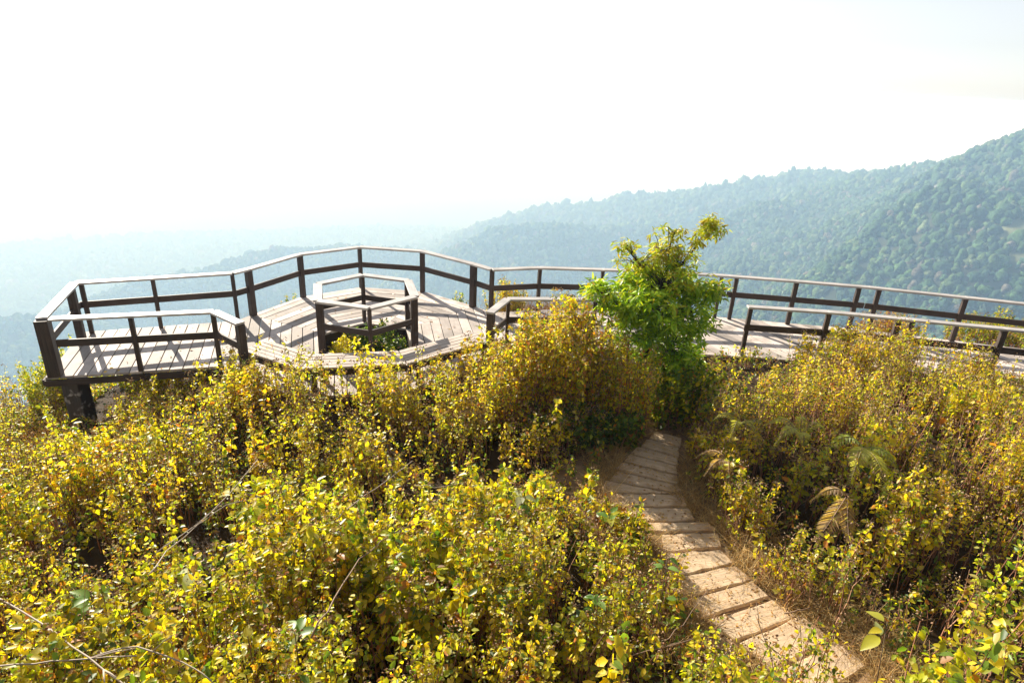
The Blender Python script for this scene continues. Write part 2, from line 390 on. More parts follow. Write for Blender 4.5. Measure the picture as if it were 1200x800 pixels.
WF = [(-.45, 12.24), (.5, 12.58), (1.81, 12.68), (3.1, 12.74), (4.43, 12.68), (5.77, 12.54), (7.18, 12.38), (8.9, 12.0), (10.5, 11.65), (12.6, 11.1), (15.1, 10.4)]
mid = lambda a, b, t=.5: (a[0]+(b[0]-a[0])*t, a[1]+(b[1]-a[1])*t)
plat = empty('viewing_deck', (HC[0], HC[1], -.2), 'weathered wooden viewing deck with rounded end built around a hexagonal opening', 'deck')
q1, q2 = mid(A_, B_), mid(B_, C_)
ang = lambda a, b: math.degrees(math.atan2(b[1]-a[1], b[0]-a[0]))
for poly, a in ((LD, 108.6), ([P1, A_, F_, FL0, FL1, JL, (-5.27, 11.08)], 108.0), ([F_, E_, FR0, FL0], 105), ([E_, D_, C_, P5, P6, JR, FR1, FR0], 102.7),
                ([P1, P2, q1, A_], ang(P1, P2)), ([P2, P3_, B_, q1], ang(P2, P3_)), ([P3_, P4, q2, B_], ang(P3_, P4)), ([P4, P5, C_, q2], ang(P4, P5)-180)):
    boards(poly, a).build('deck_boards', M_DECK, plat, bevel=.004)
def fascia(root, pts, z, h=.12, t=.04, name='fascia', out=0):
    for a, b in zip(pts[:-1], pts[1:]):
        mb = MB(); a3, b3 = P3(a, z), P3(b, z); d = (b3-a3).normalized(); s = d.cross(Z)*(t/2+out)
        mb.beam(a3+s+d*.002, b3+s-d*.002, t, h); mb.build(name, M_BEAM, root, bevel=.004)
outline = [LD[0], JL, FL1, FL0, FR0, FR1, JR]
fascia(plat, outline, -.095, .10)
fascia(plat, [LD[3], LD[0]], -.095, .10)
fascia(plat, [P6, P5, P4, P3_, P2, P1, LD[2], LD[3]], -.095, .10)
fascia(plat, [A_, B_, C_, D_, E_, F_, A_], -.15, .22, out=-.045, name='opening_fascia')
# columns under the deck
def column(x, y, z0, r, mat=M_COLUMN, round_=True):
    mb = MB()
    if round_: mb.tube([(x, y, z0), (x, y, z0+(-.17-z0)*.5), (x, y, -.17)], [r*1.03, r, r*.98], n=20)
    else: mb.beam((x, y, z0), (x, y, -.17), r*2, r*2, upv=(0, 1, 0))
    return mb
c = column(-6.83, 8.72, -1.7, .135, round_=False); c.build('support_column', M_COLUMN, plat, bevel=.012)
c = column(-6.62, 9.92, -1.9, .15, round_=False); c.build('support_column', M_COLUMN, plat, bevel=.012)
mb = MB(); mb.beam((-6.30, 9.95, -1.9), (-6.30, 9.95, -.17), .07, .07, upv=(0, 1, 0)); mb.build('support_post', M_POST, plat)
for (x, y) in ((-4.9, 9.6), (-4.0, 9.0), (-3.0, 8.6), (-1.7, 8.9), (-.6, 9.9), (-4.7, 11.4), (-3.4, 13.0), (-2.0, 13.0), (-1.0, 12.3)):
    column(x, y, -1.9, .07, round_=False).build('support_post', M_POST, plat)
for (x, y) in ((-4.35, 8.92), (-3.55, 8.52), (-3.2, 8.35), (-.72, 9.45), (-.40, 9.75)):
    column(x, y, -1.3, .045, round_=False).build('support_post', M_RAIL, plat)

def walk_side(i, s): return s
walk = empty('boardwalk', (6, 11.3, -.2), 'raised wooden boardwalk leading off to the right from the viewing deck', 'boardwalk')
for i in range(len(WN)-1):
    k = min(i, len(WF)-2)
    poly = [WN[i], WN[i+1], WF[i+1], WF[i]]
    d = mid(WF[i], WF[i+1]); e = mid(WN[i], WN[i+1])
    boards(poly, ang(e, d)).build('deck_boards', M_DECK, walk, bevel=.004)
fascia(walk, WN, -.095, .10); fascia(walk, WF[::-1], -.095, .10)
for i in range(1, len(WN)-1):
    for (x, y) in (mid(WN[i], WF[i], .07), mid(WN[i], WF[i], .93)):
        column(x, y, -1.9, .06, round_=False).build('support_post', M_POST, walk)

def railing(root, pts, posts, lean=None, zt=.95, capw=.15, cap_side=0, midz=.54, midh=.115):
    """pts: line of the rail; posts: (x, y, size)"""
    for a, b in zip(pts[:-1], pts[1:]):
        a3, b3 = P3(a, zt-.018+random.uniform(-.002, .002)), P3(b, zt-.018+random.uniform(-.002, .002)); d = (b3-a3).normalized(); L_ = (b3-a3).length
        mb = MB(); mb.beam(a3, b3-d*.004, capw, .036); mb.build('top_rail', M_RAIL, root, bevel=.004)
        mb = MB(); mb.beam(P3(a, midz)+d*.01, P3(b, midz)-d*.01, .035, midh); mb.build('mid_rail', M_POST, root, bevel=.003)
    for (x, y, s) in posts:
        i = min(range(len(pts)-1), key=lambda k: seg(pts[k], pts[k+1], (x, y)))
        d = Vector((pts[i+1][0]-pts[i][0], pts[i+1][1]-pts[i][1], 0)).normalized()
        mb = MB(); mb.beam((x, y, 0.003), (x, y, zt-.038), s, s, upv=d); mb.build('post', M_POST, root, bevel=.004)
def seg(a, b, p):
    ax, ay = b[0]-a[0], b[1]-a[1]; t = max(0, min(1, ((p[0]-a[0])*ax+(p[1]-a[1])*ay)/(ax*ax+ay*ay)))
    return math.hypot(p[0]-a[0]-t*ax, p[1]-a[1]-t*ay)
def cen(c, p, k):       # a point moved towards c by k metres
    d = math.dist(c, p); return (p[0]+(c[0]-p[0])*k/d, p[1]+(c[1]-p[1])*k/d)
arc = [cen(HC, p, .06) for p in (P1, P2, P3_, P4, P5)]
LB = [(-7.50, 10.12), (-6.41, 10.50), (-5.23, 11.10)]
OUT = [(-6.92, 8.50), (-7.50, 10.12), (-5.23, 11.10)] + arc + [(-.47, 12.2)] + [(a, b-.07) for a, b in WF[1:]]
o_posts = [(-6.92, 8.50, .175), (-7.38, 9.82, .12), (-7.42, 10.15, .07), (-6.41, 10.55, .065), (-5.23, 11.08, .07)] + [(*p, .105) for p in arc] + [(-.47, 12.2, .075)]
o_posts[5:10] = [(arc[0][0], arc[0][1], .11), (arc[1][0], arc[1][1], .095), (arc[2][0], arc[2][1], .075), (arc[3][0], arc[3][1], .10), (arc[4][0], arc[4][1], .115)]
o_posts += [(.5, 12.51, .07), (1.81, 12.6, .065), (3.2, 12.66, .06), (4.28, 12.62, .065), (4.58, 12.58, .075), (5.77, 12.46, .085), (6.99, 12.33, .085), (7.37, 12.27, .085), (8.9, 11.93, .085), (10.5, 11.58, .085), (12.6, 11.03, .085)]
outer = empty('outer_railing', (-2.6, 13.3, 0), 'long outer wooden railing curving round the deck and along the far side of the boardwalk', 'railing')
railing(outer, OUT, o_posts)
fl = empty('deck_railing', (-5.8, 8.8, 0), 'short front railing of the left arm of the deck, bent towards the bench', 'railing')
railing(fl, [(-6.80, 8.50), (-4.67, 9.12), (-4.07, 8.68)], [(-5.79, 8.80, .065), (-4.68, 9.11, .07), (-4.10, 8.72, .11)])
hx = empty('hexagonal_railing', (HC[0], HC[1], 0), 'six sided wooden railing round the planted opening in the deck', 'railing')
hr = [(HC[0]+(x-HC[0])*1.08, HC[1]+(y-HC[1])*1.08) for x, y in hexv]
hp = [(HC[0]+(x-HC[0])*1.06, HC[1]+(y-HC[1])*1.06) for x, y in hexv]
railing(hx, hr+[hr[0]], [(*hp[0], .11), (*hp[1], .06), (*hp[2], .11), (*hp[3], .12), (*hp[4], .055), (*hp[5], .12)], zt=.96, midz=.50, midh=.105, capw=.15)
nr = empty('entrance_railing', (0, 10.2, 0), 'short wooden railing right of the bench, partly hidden behind the tall yellow bush', 'railing')
railing(nr, [(-.39, 9.68), (-.11, 10.44), (1.5, 10.66)], [(-.37, 9.74, .115), (-.10, 10.44, .06), (1.45, 10.64, .07)])
wr = empty('boardwalk_railing', (8, 10.3, 0), 'near side wooden railing of the boardwalk right of the green tree', 'railing')
railing(wr, [(4.18, 10.68), (5.6, 10.62), (6.88, 10.44), (8.45, 10.2), (9.9, 9.95), (12.0, 9.5), (14.5, 8.8)],
        [(4.24, 10.68, .07), (5.61, 10.61, .08), (6.77, 10.46, .09), (6.98, 10.42, .09), (8.45, 10.2, .09), (9.9, 9.95, .09), (12, 9.5, .09)])

# bench
bn = empty('curved_bench', (-2.4, 8.6, 0), 'low curved slatted bench along the near edge of the deck', 'bench')
BO = [(-4.20, 8.86), (-3.10, 8.29), (-1.58, 8.66), (-.30, 9.80)]
BI = [(-3.97, 9.30), (-3.08, 8.84), (-1.80, 9.15), (-.74, 10.10)]
for k in range(3):
    for j in range(5):
        t0, t1 = j/5+.012, (j+1)/5-.012; g = .012
        a0, a1 = mid(BO[k], BI[k], t0), mid(BO[k], BI[k], t1); b0, b1 = mid(BO[k+1], BI[k+1], t0), mid(BO[k+1], BI[k+1], t1)
        d = Vector((b0[0]-a0[0], b0[1]-a0[1], 0)).normalized()
        mb = MB(); zz = .42+random.uniform(-.002, .002)
        q = [(a0[0]+d.x*g, a0[1]+d.y*g), (b0[0]-d.x*g, b0[1]-d.y*g), (b1[0]-d.x*g, b1[1]-d.y*g), (a1[0]+d.x*g, a1[1]+d.y*g)]
        mb.poly(q, zz-.035, zz, (d.x, d.y)); mb.build('slat', M_BENCH, bn, bevel=.003)
    mb = MB(); a, b = mid(BO[k], BI[k], .04), mid(BO[k+1], BI[k+1], .04); mb.beam(P3(a, .335), P3(b, .335), .04, .09); mb.build('seat_frame', M_BEAM, bn)
    for t in (.12, .88):
        for s in (.08, .85):
            p = mid(mid(BO[k], BO[k+1], t), mid(BI[k], BI[k+1], t), s)
            mb = MB(); mb.beam(P3(p, .003), P3(p, .38), .06, .06, upv=(0, 1, 0)); mb.build('leg', M_POST, bn, bevel=.003)

# ------------------------------------------------------------------ path planks
PL = [[(1.75, 5.50), (2.36, 5.57), (2.34, 5.35), (1.72, 5.25)], [(1.70, 5.19), (2.30, 5.28), (2.38, 5.11), (1.69, 4.87)],
      [(1.67, 4.83), (2.41, 5.08), (2.52, 4.90), (1.74, 4.61)], [(1.77, 4.57), (2.49, 4.86), (2.58, 4.68), (1.86, 4.38)],
      [(1.93, 4.33), (2.62, 4.64), (2.76, 4.45), (2.10, 4.13)], [(2.13, 4.09), (2.82, 4.44), (2.98, 4.22), (2.30, 3.86)],
      [(2.36, 3.80), (3.02, 4.17), (3.2, 3.96), (2.56, 3.58)],
      [(1.47, 5.68), (2.27, 5.72), (2.33, 5.61), (1.49, 5.53)], [(1.37, 5.93), (2.15, 5.98), (2.16, 5.77), (1.38, 5.71)],
      [(1.12, 6.16), (2.12, 6.22), (2.12, 6.02), (1.19, 5.95)], [(1.22, 6.42), (1.95, 6.26), (2.0, 6.25), (1.16, 6.20)],
      [(1.38, 6.66), (2.10, 6.42), (2.12, 6.28), (1.27, 6.47)], [(1.49, 6.86), (2.15, 6.62), (2.12, 6.46), (1.41, 6.70)], [(1.60, 7.05), (2.18, 6.83), (2.16, 6.66), (1.52, 6.90)],
      [(1.75, 7.24), (2.24, 7.05), (2.20, 6.87), (1.64, 7.08)], [(1.90, 7.46), (2.32, 7.30), (2.27, 7.09), (1.80, 7.28)], [(2.05, 7.70), (2.42, 7.54), (2.36, 7.34), (1.95, 7.50)]]
LBL = ['shortest sunlit path plank with splintered front edge, behind the big gap in the bend', 'wedge shaped pale path plank just in front of the big gap in the bend', 'long tilted pale plank second below the big gap in the path bend', 'third sunlit plank below the big gap, clear of all leaves',
       'fourth sunlit plank below the big gap, with a thin twig lying at its right end', 'fifth plank below the big gap, its near half behind green sprigs', 'nearest path plank, almost hidden by green sprigs at the bottom edge',
       'narrow broken strip of plank between two full level planks', 'level sunlit plank behind the narrow broken strip', 'widest level plank where the path turns, in full sun at the shade edge',
       'thin wedge plank filling the turn of the path at the shade edge', 'first slanted plank in half shade beyond the turn', 'second slanted plank in shade beyond the turn', 'third slanted plank in shade beyond the turn',
       'fourth slanted shaded plank beyond the turn, beside the dark bush', 'last but one shaded plank at the top of the path', 'farthest shaded plank at the top of the path, under the bush']
for q, lb in zip(PL, LBL):
    cx_, cy_ = sum(p[0] for p in q)/4, sum(p[1] for p in q)/4
    zg = float(ground_near(np.array([cx_]), np.array([cy_]))[0])
    d = Vector((q[1][0]-q[0][0], q[1][1]-q[0][1], 0)).normalized()
    # long edges with small wear steps
    fr, bk = [], []; qm = [mid(q[0], q[3]), mid(q[1], q[2])]; q = [mid(qm[0], q[0], 1.07), mid(qm[1], q[1], 1.07), mid(qm[1], q[2], 1.07), mid(qm[0], q[3], 1.07)]
    for k in range(7):
        t = k/6; j = random.uniform(-.012, .012)
        a = mid(q[0], q[1], t); b = mid(q[3], q[2], t); e = random.uniform(-.02, .02)*(k in (0, 6))
        fr.append((a[0]+e*d.x, a[1]+e*d.y+j)); bk.append((b[0]+e*d.x, b[1]+e*d.y+random.uniform(-.012, .012)))
    pts_ = bk+fr[::-1]
    r_ = bpy.data.objects
    mb = MB(); zt_ = zg+.030+random.uniform(0, .016)
    mb.poly([(p[0]-cx_, p[1]-cy_) for p in pts_], -.05, 0, (d.x, d.y))
    o = mb.build('path_plank', M_PLANK, None, bevel=.008); o.location = (cx_, cy_, zt_); o.rotation_euler = (random.uniform(-.02, .02), random.uniform(-.02, .02), 0)
    tag(o, lb, 'plank', 'wooden planks laid across the garden path')
PATH = np.array([mid(mid(q[0], q[1]), mid(q[3], q[2])) for q in sorted(PL, key=lambda q: -q[0][1])])
def path_d(X, Y):
    best = np.full(X.shape, 99.)
    for a, b in zip(PATH[:-1], PATH[1:]):
        ab = b-a; t = np.clip(((X-a[0])*ab[0]+(Y-a[1])*ab[1])/((ab**2).sum()+1e-9), 0, 1)
        best = np.minimum(best, np.hypot(X-a[0]-t*ab[0], Y-a[1]-t*ab[1]))
    return best

# bare trodden soil by the path, much darker ground away from it
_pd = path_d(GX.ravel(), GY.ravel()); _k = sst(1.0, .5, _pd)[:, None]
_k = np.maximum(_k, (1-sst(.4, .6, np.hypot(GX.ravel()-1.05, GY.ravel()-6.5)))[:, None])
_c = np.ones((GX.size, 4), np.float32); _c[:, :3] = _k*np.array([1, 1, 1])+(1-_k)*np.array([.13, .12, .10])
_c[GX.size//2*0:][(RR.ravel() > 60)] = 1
for (hx_, hy_, hr_) in ROCKS: _c[np.hypot(GX.ravel()-hx_, GY.ravel()-hy_) < hr_, :3] = (5, 4.1, 4.4)
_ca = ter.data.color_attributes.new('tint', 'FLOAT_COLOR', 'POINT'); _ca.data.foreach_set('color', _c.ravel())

# ------------------------------------------------------------------ plants
def leaves_arr(pos, dirs, size, wid, fold=.35, droop=0.0):
    """pos (n,3) petiole end; dirs (n,3) unit leaf axis; returns V (n*6,3), Q"""
    n = len(pos); u = np.array([0, 0, 1.])
    s = np.cross(dirs, u+RG.normal(0, .45, (n, 3))); s /= np.linalg.norm(s, axis=1)[:, None]+1e-9
    nn = np.cross(s, dirs)
    L_ = size[:, None]; W_ = (size*wid)[:, None]
    tip = pos+dirs*L_-nn*L_*droop
    def pt(t, w_, side): return pos+dirs*L_*t+s*side*W_*w_+nn*W_*fold*w_-nn*L_*droop*t*t
    V = np.stack([pos, tip, pt(.3, .5, 1), pt(.72, .36, 1), pt(.3, .5, -1), pt(.72, .36, -1)], 1)
    b = (np.arange(n)*6)[:, None]
    Q = np.concatenate([b+np.array([0, 2, 3, 1]), b+np.array([0, 1, 5, 4])], 1).reshape(-1, 4)
    return V.reshape(-1, 3), Q
def tubes_arr(path, rad):
    """path (n,K,3), rad (n,K) three sided tubes"""
    n, K, _ = path.shape; a = np.array([[1, 0, 0], [-.5, .87, 0], [-.5, -.87, 0]])
    V = path[:, :, None, :]+a[None, None]*rad[:, :, None, None]
    b = (np.arange(n)*K*3)[:, None, None, None]; k = np.arange(K-1)[None, :, None, None]*3
    f = np.array([[0, 1, 4, 3], [1, 2, 5, 4], [2, 0, 3, 5]])[None, None]
    return V.reshape(-1, 3), (b+k+f).reshape(-1, 4)
def octa_arr(pos, r):
    n = len(pos); d = np.array([[1, 0, 0], [0, 1, 0], [-1, 0, 0], [0, -1, 0], [0, 0, .8], [0, 0, -.8]])
    jit = 1+RG.normal(0, .25, (n, 6, 1))
    V = pos[:, None]+d[None]*r[:, None, None]*jit
    f = np.array([[0, 1, 4, 4], [1, 2, 4, 4]])
    f = np.array([[0, 4, 1, 5], [1, 4, 2, 5], [2, 4, 3, 5], [3, 4, 0, 5]])
    return V.reshape(-1, 3), ((np.arange(n)*6)[:, None, None]+f[None]).reshape(-1, 4)
PAL = np.array([(.52, .49, .03), (.68, .54, .03), (.30, .34, .03), (.12, .20, .03), (.58, .50, .16), (.50, .20, .05), (.36, .20, .10), (.07, .12, .03)])
class Veg:
    def __init__(s): s.V = []; s.Q = []; s.M = []; s.C = []; s.n = 0
    def add(s, V, Q, m, c):
        s.V.append(V); s.Q.append(Q+s.n); s.M.append(np.full(len(Q), m)); s.C.append(c); s.n += len(V)
    def obj(s, name, mats, parent=None):
        return np_mesh(name, np.concatenate(s.V), np.concatenate(s.Q), mats, mi=np.concatenate(s.M), col=np.concatenate(s.C), parent=parent)
def stems(veg, base, h, nleaf, t0=.26, leaf=(.034, .068), pal_p=(.34, .21, .19, .08, .11, .02, .04, .02), lean=.075, heads=.5, rstem=.0052, spread=.036, stemcol=(.24, .105, .06), lsz=None, tone=None, vegL=None, vegH=None, palette=PAL, wid=.62, bright=1.0):
    vegL = vegL or veg; vegH = vegH or veg
    n = len(base); K = 5; t = np.linspace(0, 1, K)
    lv = RG.normal(0, lean, (n, 2))*h[:, None]; wob = RG.normal(0, .018, (n, K, 2))*h[:, None, None]; wob[:, 0] = 0
    path = np.zeros((n, K, 3)); path[:, :, :2] = base[:, None, :2]+lv[:, None]*(t**1.6)[None, :, None]+wob
    path[:, :, 2] = base[:, 2:3]+h[:, None]*t[None]
    rad = rstem*(1.15-.75*t)[None]*RG.uniform(.7, 1.5, (n, 1))
    V, Q = tubes_arr(path, rad)
    sc = np.array(stemcol)*RG.uniform(.5, 1.8, (n, 1)); veg.add(V, Q, 1, np.repeat(sc, K*3, 0))
    # leaves
    cnt = RG.poisson(nleaf*np.clip(h, .3, 2)); idx = np.repeat(np.arange(n), cnt); m = len(idx)
    NDS = 11; nd = np.floor(RG.beta(1.55, .85, m)*NDS); tt = np.clip(t0+(1-t0)*(nd+.5+.28*RG.normal(0, 1, m))/NDS+RG.random(n)[idx]*.03, 0, 1)
    fi = tt*(K-1); i0 = np.clip(fi.astype(int), 0, K-2); ff = (fi-i0)[:, None]
    p = path[idx, i0]*(1-ff)+path[idx, i0+1]*ff
    an = RG.uniform(0, 2*PI, (n, NDS)); az_ = an[idx, np.clip(nd, 0, NDS-1).astype(int)]+PI*RG.integers(0, 2, m)+RG.normal(0, .55, m); el_ = RG.normal(.15, .5, m)
    d = np.stack([np.cos(az_)*np.cos(el_), np.sin(az_)*np.cos(el_), np.sin(el_)], 1)
    p = p+d*(spread*RG.random(m)**1.2)[:, None]
    el2 = RG.normal(-.2, .75, m); d2 = np.stack([np.cos(az_)*np.cos(el2), np.sin(az_)*np.cos(el2), np.sin(el2)], 1)
    sz = RG.uniform(*leaf, m)*(1.15-.4*tt)*(1 if lsz is None else lsz[idx])
    V, Q = leaves_arr(p, d2, sz, wid)
    pc = palette[RG.choice(len(palette), m, p=np.array(pal_p)/sum(pal_p))]*RG.uniform(.7, 1.3, (m, 1))*bright
    dead = (RG.random(m) < np.clip(.62-1.1*tt, 0, .45)) & (heads > 0); pc[dead] = np.array([(.34, .19, .10), (.42, .27, .13), (.26, .13, .07)])[RG.integers(0, 3, dead.sum())]*RG.uniform(.7, 1.2, (dead.sum(), 1))
    if tone is not None: pc = pc*tone[idx]
    vegL.add(V, Q, 0, np.repeat(pc, 6, 0))
    # side twigs carrying leaves and dry seed heads
    if heads > 0:
        hs = np.nonzero(RG.random(n) < heads)[0]; k = 12; ih = np.repeat(hs, k); q = path[ih, -1]+np.array([0, 0, .035])+np.clip(RG.normal(0, 1, (len(ih), 3)), -1.8, 1.8)*np.array([.034, .034, .013])
        V, Q = octa_arr(q, RG.uniform(.005, .012, len(ih)))
        hc = np.array([(.55, .40, .30), (.66, .54, .42), (.42, .26, .18)])[RG.integers(0, 3, len(ih))]*RG.uniform(.7, 1.2, (len(ih), 1))
        vegH.add(V, Q, 2, np.repeat(hc, 6, 0))
M_HEAD = leaf_mat('dry_seed_head', trans=.3, rough=.9, spec=.1)
VM = [M_LEAF, M_STEM, M_HEAD]

# canopy: height of the plant tops above deck level, as control points (x, y, z)
CT = np.array([(-6.6, 8.3, -.95), (-6.5, 7.9, -.80), (-6.15, 7.5, -.60), (-6.3, 7.7, -.7), (-5.8, 7.2, -.30), (-6.9, 7.9, -.8), (-5.6, 8.3, -.22), (-5.2, 8.0, -.05), (-4.6, 8.3, .12), (-4.0, 8.0, .34), (-3.4, 7.8, .58), (-2.8, 7.8, .72), (-2.0, 7.8, .74), (-1.2, 7.9, .68), (-.6, 8.4, .35), (-.5, 7.6, .40),
               (-7.5, 8.2, -.8), (-8.0, 9.0, -.95), (-8.4, 10, -1.5), (-7.3, 7.4, -.65), (-5.5, 6.5, .15), (-4.2, 6.9, .45), (-3, 6.9, .60), (-1, 7.0, .45), (0, 6.6, .35),
               (-6.5, 6.0, -.05), (-4.5, 5.5, .55), (-3, 5.2, .85), (-1.5, 5.3, .80), (0, 5.2, .72), (.8, 5.2, .45), (.5, 5.7, .35), (1.2, 4.8, .45), (-2, 4, 1.0), (0, 4, .90), (.9, 4.0, .75), (-3.5, 4, .9), (-2, 3, 1.2), (0, 3, 1.05), (-4, 3, 1.2),
               (2.6, 7.5, .55), (2.9, 8.2, .30), (3.6, 8.6, .1), (3.7, 9.6, -.05), (4.4, 9.6, .0), (5.0, 9.5, .55), (5.7, 9.6, .80), (6.6, 9.6, .78), (7.5, 9.4, .52), (8.4, 9.2, .22), (9.2, 9.1, .0), (8.9, 9.6, -.1), (9.8, 9.4, -.1), (10.5, 8.5, .3),
               (3.4, 7.5, .85), (3.2, 6.4, .75), (4.5, 8, .85), (6, 8, .95), (7.5, 7.6, .9), (4.5, 6.5, .95), (6, 6.5, 1.0), (7.5, 6, 1.0), (2.9, 5.6, .45), (3.4, 5.2, .50), (4.0, 5.5, .8), (5.2, 5.4, .85),
               (3.7, 3.3, .98), (4.4, 3.6, 1.05), (5.4, 3.9, 1.15), (2.7, 3.1, 1.17), (3.2, 3.2, 1.2), (2.2, 2.95, 1.05), (1.7, 2.8, .9), (3.2, 2.6, 1.25), (4.5, 3, 1.2)])
def ctop(X, Y):
    d2 = (X[:, None]-CT[None, :, 0])**2+(Y[:, None]-CT[None, :, 1])**2+.04
    w_ = d2**-2; return (w_*CT[None, :, 2]).sum(1)/w_.sum(1)
def in_view(X, Y, Z, m=60):
    v = np.stack([X, Y, Z-CAMZ], 1); dd = v@fw; u = 600+F*(v@rt)/dd; t = 400-F*(v@up)/dd
    return (dd > .6) & (u > -m) & (u < 1200+m) & (t < 800+m*3)
PLATPOLY = [LD[0], JL, FL1, FL0, FR0, FR1, JR, WN[1], WN[3], WN[5], WN[7], WN[8], WF[9], WF[7], WF[4], WF[1], P6, P5, P4, P3_, P2, P1, LD[2], LD[3]]
def inside(X, Y, poly, grow=0):
    r = np.zeros(len(X), bool); n_ = len(poly)
    for i in range(n_):
        a, b = poly[i], poly[(i+1) % n_]
        c_ = ((a[1] > Y) != (b[1] > Y)) & (X < (b[0]-a[0])*(Y-a[1])/(b[1]-a[1]+1e-12)+a[0]); r ^= c_
    return r
GAPS = [(-2.9, 5.8, .9, .40), (-1.7, 5.65, .8, .33), (-.4, 5.9, .8, .38), (.5, 6.3, .5, .32), (-4.1, 4.5, .7, .38), (-3.4, 4.35, .6, .30), (-2.8, 4.75, .4, .30), (1.0, 6.45, .55, .6), (3.6, 4.6, .4, .3), (4.6, 4.65, .9, .38), (5.6, 4.75, .6, .4), (1.9, 3.7, .45, .4), (-6.4, 8.05, .5, .55), (-6.15, 7.65, .5, .42), (-1.2, 6.9, .35, .2), (4.9, 6.0, .5, .22), (6.4, 5.6, .6, .25)]
def gapf(X, Y):
    g = np.zeros(len(X))
    for x, y, a, b in GAPS: g = np.maximum(g, 1-sst(.75, 1.15, np.sqrt(((X-x)/a)**2+((Y-y)/b)**2)))
    return g
def scatter(x0, x1, y0, y1, dens):
    n = int((x1-x0)*(y1-y0)*dens); return RG.uniform(x0, x1, n), RG.uniform(y0, y1, n)
def thicket(name, label, box, dens, nleaf, keep=None, pmin=.5, edge=(.38, .78), **kw):
    CX_, CY_ = scatter(*box, dens/11); ph = RG.normal(0, .09, len(CX_)); cnt = RG.integers(5, 16, len(CX_)); ci = np.repeat(np.arange(len(CX_)), cnt)
    X = CX_[ci]+RG.normal(0, .11, len(ci)); Y = CY_[ci]+RG.normal(0, .11, len(ci)); ph = ph[ci]; tz = (RG.uniform(.82, 1.18, (len(CX_), 1))*RG.uniform(.92, 1.08, (len(CX_), 3)))[ci]
    cl_ = fbm(X*1.6, Y*1.6, 40, 3)
    k = (path_d(X, Y) > pmin+.12*cl_) & ~inside(X, Y, PLATPOLY); ph, tz = ph[k], tz[k]
    X, Y, cl_ = X[k], Y[k], cl_[k]
    if keep is not None: k = keep(X, Y); X, Y, cl_, ph, tz = X[k], Y[k], cl_[k], ph[k], tz[k]
    Zg = ground_near(X, Y)
    g = gapf(X, Y)
    k = in_view(X, Y, Zg) & (RG.random(len(X)) > g*.5) & (RG.random(len(X)) < .75+.6*cl_)
    X, Y, Zg, cl_, g, ph, tz = X[k], Y[k], Zg[k], cl_[k], g[k], ph[k], tz[k]
    h = ctop(X, Y)-Zg+.16*fbm(X*2.3, Y*2.3, 60, 3)+RG.normal(0, .09, len(X))+ph+.03+.22*(RG.random(len(X)) > .96)
    h = h*(1-.62*g); pd = path_d(X, Y); h = h*(.4+.6*sst(edge[0], edge[1], pd)); h = np.clip(h, .16, 1.5)
    h = h*np.where(RG.random(len(X)) < .3, RG.uniform(.35, .9, len(X)), 1)
    a = fbm(X*.9, Y*.9, 80, 3)[:, None]
    tone = (1+a*np.array([.22, .2, .2])*1.0)*tz
    lsz = np.exp(.55*fbm(X*1.3, Y*1.3, 120, 2)+RG.normal(0, .22, len(X)))
    veg = Veg(); stems(veg, np.stack([X, Y, Zg-.02], 1), h, nleaf*.76, lsz=lsz, tone=np.clip(tone, .5, 1.6), **kw)
    dd = RG.random(len(X)) < .75; b2 = np.stack([X+RG.normal(0, .05, len(X)), Y+RG.normal(0, .05, len(X)), Zg-.02], 1)[dd]
    stems(veg, b2, h[dd]*RG.uniform(.6, 1.0, dd.sum()), 5, tone=np.clip(tone, .5, 1.6)[dd]*.8, heads=.25, lean=.16, rstem=.0038, stemcol=(.34, .19, .12))
    o = veg.obj(name, VM); tag(o, label, 'shrubs', kind='stuff'); print(name, len(X), veg.n)
    return o
thicket('shrub_thicket', 'dense yellow green leggy shrubs on the slope between the deck and the hollow', (-10, 2.6, 6.3, 13.2), 95, 40, keep=lambda X, Y: (X < 1.4) & ((Y < 9.9) | (X < -7.7)) & (Y < 10.8) & (np.hypot((X+6.42)/.50, (Y-8.0)/.62) > 1), heads=.9)
thicket('foreground_thicket', 'yellow leafy thicket filling the foreground left of the plank path', (-6.5, 2.0, 1.8, 6.3), 120, 46, keep=lambda X, Y: X < 1.95, leaf=(.036, .08), heads=.6, pal_p=(.30, .20, .24, .11, .08, .025, .03, .03))
thicket('path_side_thicket', 'dense yellowing shrubs with dry seed heads right of the plank path, up to the boardwalk', (2.3, 11.5, 4.4, 10.6), 95, 40, keep=lambda X, Y: (X > 2.4) & (Y < 10.4), heads=1.0, pmin=.30, edge=(.26, .62))
thicket('corner_thicket', 'fresh green and yellow leafy growth in the bottom right corner below the path', (1.7, 7, 2.2, 4.3), 60, 40, pmin=.22, keep=lambda X, Y: ((path_d(X, Y) > .62) | (Y < 3.45)) & (X > 2.0-.3*(Y < 3)), heads=.2, leaf=(.035, .085), pal_p=(.22, .14, .28, .2, .08, .02, .02, .04))
X, Y = scatter(-6.55, -3.4, 8.55, 10.4, 60); k = (np.hypot(X+6.6, Y-8.8) > .45); X, Y = X[k], Y[k]; Zg = ground_near(X, Y); veg = Veg()
stems(veg, np.stack([X, Y, Zg-.02], 1), np.clip(RG.uniform(.55, .95, len(X))*(-.2-Zg), .15, 1), 60, t0=.1, heads=.2)
tag(veg.obj('under_deck_growth', VM), 'yellow green leafy growth in the shade under the left arm of the deck', 'shrubs', kind='stuff')
